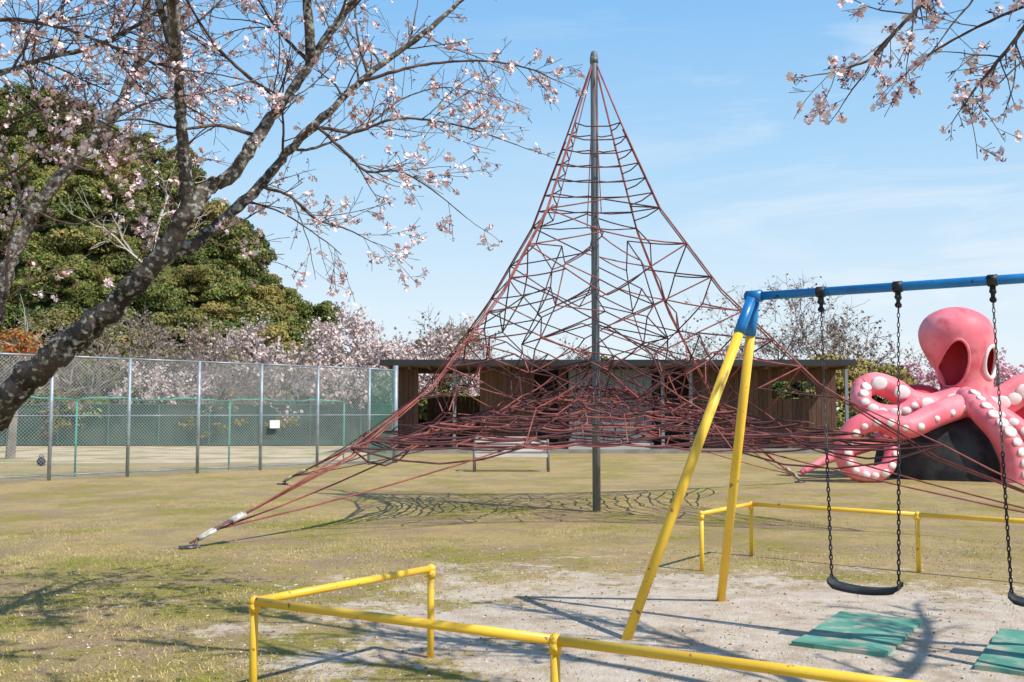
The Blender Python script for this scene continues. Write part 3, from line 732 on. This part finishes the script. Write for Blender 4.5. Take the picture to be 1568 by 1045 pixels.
cherA=[bgtree(f'cherry_far_{k}',30+k,7,[bbark,pinkf],2,.075) for k in range(2)]
cherB=[bgtree('cherry_strong',41,6,[bbark,pinks],4,.08)]
bareA=[bgtree(f'bare_far_{k}',50+k,8,[bbark,brn],.5,.07) for k in range(2)]
pale=[bgtree('bare_pale',61,9,[pbark,brn],0,.08,levels=3,kids=(2,4),spread=.7,trunkr=.075)]
def crown(name,seed,w_,h,mats,n=9000,ls=.2,trunk=1.6,nl=30):
    R=random.Random(seed); b=B(); b.tube([(0,0,-.3),(0.1,0,trunk*.6),(0,.1,trunk+h*.4)],[.16,.12,.05],6,0)
    lumps=[]
    for k in range(nl):
        d=rdir(R); rr=R.uniform(.25,.9)**.7; c=V((d.x*w_*rr,d.y*w_*rr,trunk+h*.45+d.z*h*.48*rr)); lumps.append((c,R.uniform(.18,.38)*w_))
    for c,r in lumps:
        for q in range(n//nl):
            d=rdir(R); 
            if d.z<-.3: d.z=-d.z*R.random(); d.normalize()
            p=c+V((d.x*r,d.y*r,d.z*r*.8))*R.uniform(.8,1.15); nn=(d+rdir(R)*.7).normalized(); a=nn.orthogonal().normalized(); a=(a*math.cos(q)+nn.cross(a)*math.sin(q))*ls*R.uniform(.5,1.3); t=nn.cross(a)*.6
            b.poly([p-a,p-t,p+a,p+t],1 if R.random()<.65 else 2)
    return b.mesh(name,mats)
gA=mat('evergreen_leaf',(.06,.095,.02),(.11,.145,.032),scale=.5,rough=.6,rnd=.35)
gB=mat('evergreen_leaf_light',(.19,.20,.04),(.26,.235,.055),scale=.5,rough=.6,rnd=.35)
gC=mat('olive_leaf',(.23,.19,.05),(.30,.23,.07),scale=.5,rough=.65,rnd=.3)
gD=mat('bright_leaf',(.20,.34,.05),(.3,.42,.08),scale=.8,rough=.65)
ev=[crown(f'evergreen_{k}',70+k,3.1,5.4,[bbark,gA,gB],ls=.15) for k in range(3)]
ol=[crown('olive_0',77,3.0,4.8,[bbark,gC,gB],ls=.14),crown('olive_1',78,2.6,5.0,[bbark,gC,gA],ls=.14)]
br=[crown('bush_bright',80,1.3,1.9,[bbark,gD,gB],n=3000,ls=.09,trunk=.1)]
rdl=mat('red_leaf',(.55,.12,.03),(.38,.14,.05),scale=2,rough=.6)
rb=[crown('bush_red',81,.75,1.2,[bbark,rdl,gB],n=1100,ls=.06,trunk=3.0,nl=18)]
shr=[crown('shrub_dark',83,1.6,2.3,[bbark,gA,gC],n=4000,ls=.11,trunk=.1)]
und=[crown('understorey',85,3.0,2.6,[bbark,gA,gC],n=5000,ls=.17,trunk=.2)]
def inst(me,name,x,y,z,s,R,parent=None,sz=1):
    o=bpy.data.objects.new(name,me); scene.collection.objects.link(o); o.location=(x,y,z); o.rotation_euler=(0,0,R.uniform(0,6.28)); o.scale=(s,s,s*sz)
    if parent: o.parent=parent
    return o
ridge=[(-120,33),(-70,33),(-55,31),(-49,30),(-43,28),(-37,25.5),(-31.5,21.5),(-27,16.5),(-22,11.0),(-20,6.0),(-16.5,2.5),(-12,.5),(-8,0),(200,0)]
def rh(x):
    for (a,ha),(c,hc) in zip(ridge,ridge[1:]):
        if x<=c: return ha+(hc-ha)*max(0,(x-a))/(c-a)
    return 0
def hh(x,y):
    k=max(0,min(1,(y-56)/40)); k=k*k*(3-2*k)*.6+k*.4; x2=x*95/max(y,60)
    return rh(x2)*k+ .5*math.sin(x*.3)*k - max(0,y-100)*.25*(1 if rh(x2)>0 else 0)
b=B(); nx,ny=60,30
for j in range(ny+1):
    for i in range(nx+1):
        x=-110+i*110/nx; y=54+j*70/ny; b.v.append((x,y,hh(x,y)-.05))
for j in range(ny):
    for i in range(nx): a=j*(nx+1)+i; b.f.append((a,a+1,a+nx+2,a+nx+1)); b.m.append(0)
b.obj('hill',[mat('hill_undergrowth',(.05,.06,.018),(.13,.13,.04),scale=1.2,rough=.95,bump=1,bscale=4)],None,True)
fr=empty('hillside_forest'); R=random.Random(99); cnt=0
y=58
while y<99:
    x=-62*y/95-4
    while x<-14*y/95:
        xx=x+R.uniform(-1.0,1.0); yy=y+R.uniform(-1.0,1.0); z=hh(xx,yy)
        if z>.6 or rh(xx*95/yy)>1:
            q=R.random(); me=R.choice(ev) if q<.62 else R.choice(ol)
            if yy<61 and R.random()<.35: me=R.choice(bareA+[ol[0]])
            inst(me,'tree_crown',xx,yy,z-1.3,R.uniform(.6,1.02),R,fr,R.uniform(.85,1.15)); cnt+=1
            if R.random()<.5: inst(und[0],'understorey',xx+1.6,yy-1.6,hh(xx+1.6,yy-1.6)-.3,R.uniform(.6,.9),R,fr)
        x+=3.3
    y+=3.7
print('forest',cnt)
def plant(me,name,x,y,s,sz=1,z=0): return inst(me,name,x,y,z,s,R,None,sz)
for x,y,s in[(-11.3,52,1.05),(-8.2,51,1.1),(-5.6,53,1.0),(-13.8,54,1.0),(-3.2,55,.85),(1.5,57,.75),(-17,50,.75),(-7,49,.8)]:
    plant(cherA[int(abs(x*7))%2],'cherry_blossom_tree',x,y,s)
for x,y,s in[(-15.5,50,.85),(-18.5,51,.9),(-21.5,50,.85),(-24.5,52,.9),(-20,56,.95),(-27.5,52,.8),(-13,50,.7),(-4.2,60,1.0),(13.8,52,1.1),(16.6,54,1.15),(18.8,56,1.0),(-23,49,.7),(-10,49.5,.65),(12.6,60,1.15),(-2.0,58,.9),(4.2,60,.8),(9.2,58,.75),(11.0,56,.8)]:
    plant(bareA[int(abs(x*3))%2],'bare_tree',x,y,s)
plant(pale[0],'pale_bare_tree',-22.4,50,.9); plant(pale[0],'pale_bare_tree',-27.5,75,1.35,z=hh(-27.5,75)-.5)
for x,y,s in[(16.5,50,.8),(18.5,50,.7),(15,52,.65),(5.0,55,.8),(7.2,55,.75)]: plant(ol[int(x)%2],'olive_tree',x,y,s)
plant(ev[0],'evergreen_tree',-4.4,62,.75,1.5); plant(ev[1],'evergreen_tree',14.2,52,.6); plant(ev[2],'evergreen_tree',-18.3,92,.8,1.1,z=6.5)
for x,y,s in[(22,46,.8),(25,45,.85),(20.5,52,.75),(28,48,1.0),(24,52,.9)]: plant(cherB[0],'pink_cherry_tree',x,y,s)
plant(br[0],'green_shrub',-20.0,49,1.2); plant(br[0],'green_shrub',-21.8,49.5,1.1); plant(rb[0],'red_leaf_shrub',-17.3,34.5,1.1)
hd=empty('hedge')
for k in range(42): inst(shr[0],'shrub',-42+k*1.3+R.uniform(-.5,.5),49+R.uniform(-.6,1.2),0,R.uniform(.8,1.3),R,hd)
for k in range(10): inst(shr[0],'shrub',14.5+k*2+R.uniform(-.5,.5),47+R.uniform(-.6,1.2),0,R.uniform(.6,1.1),R,hd)
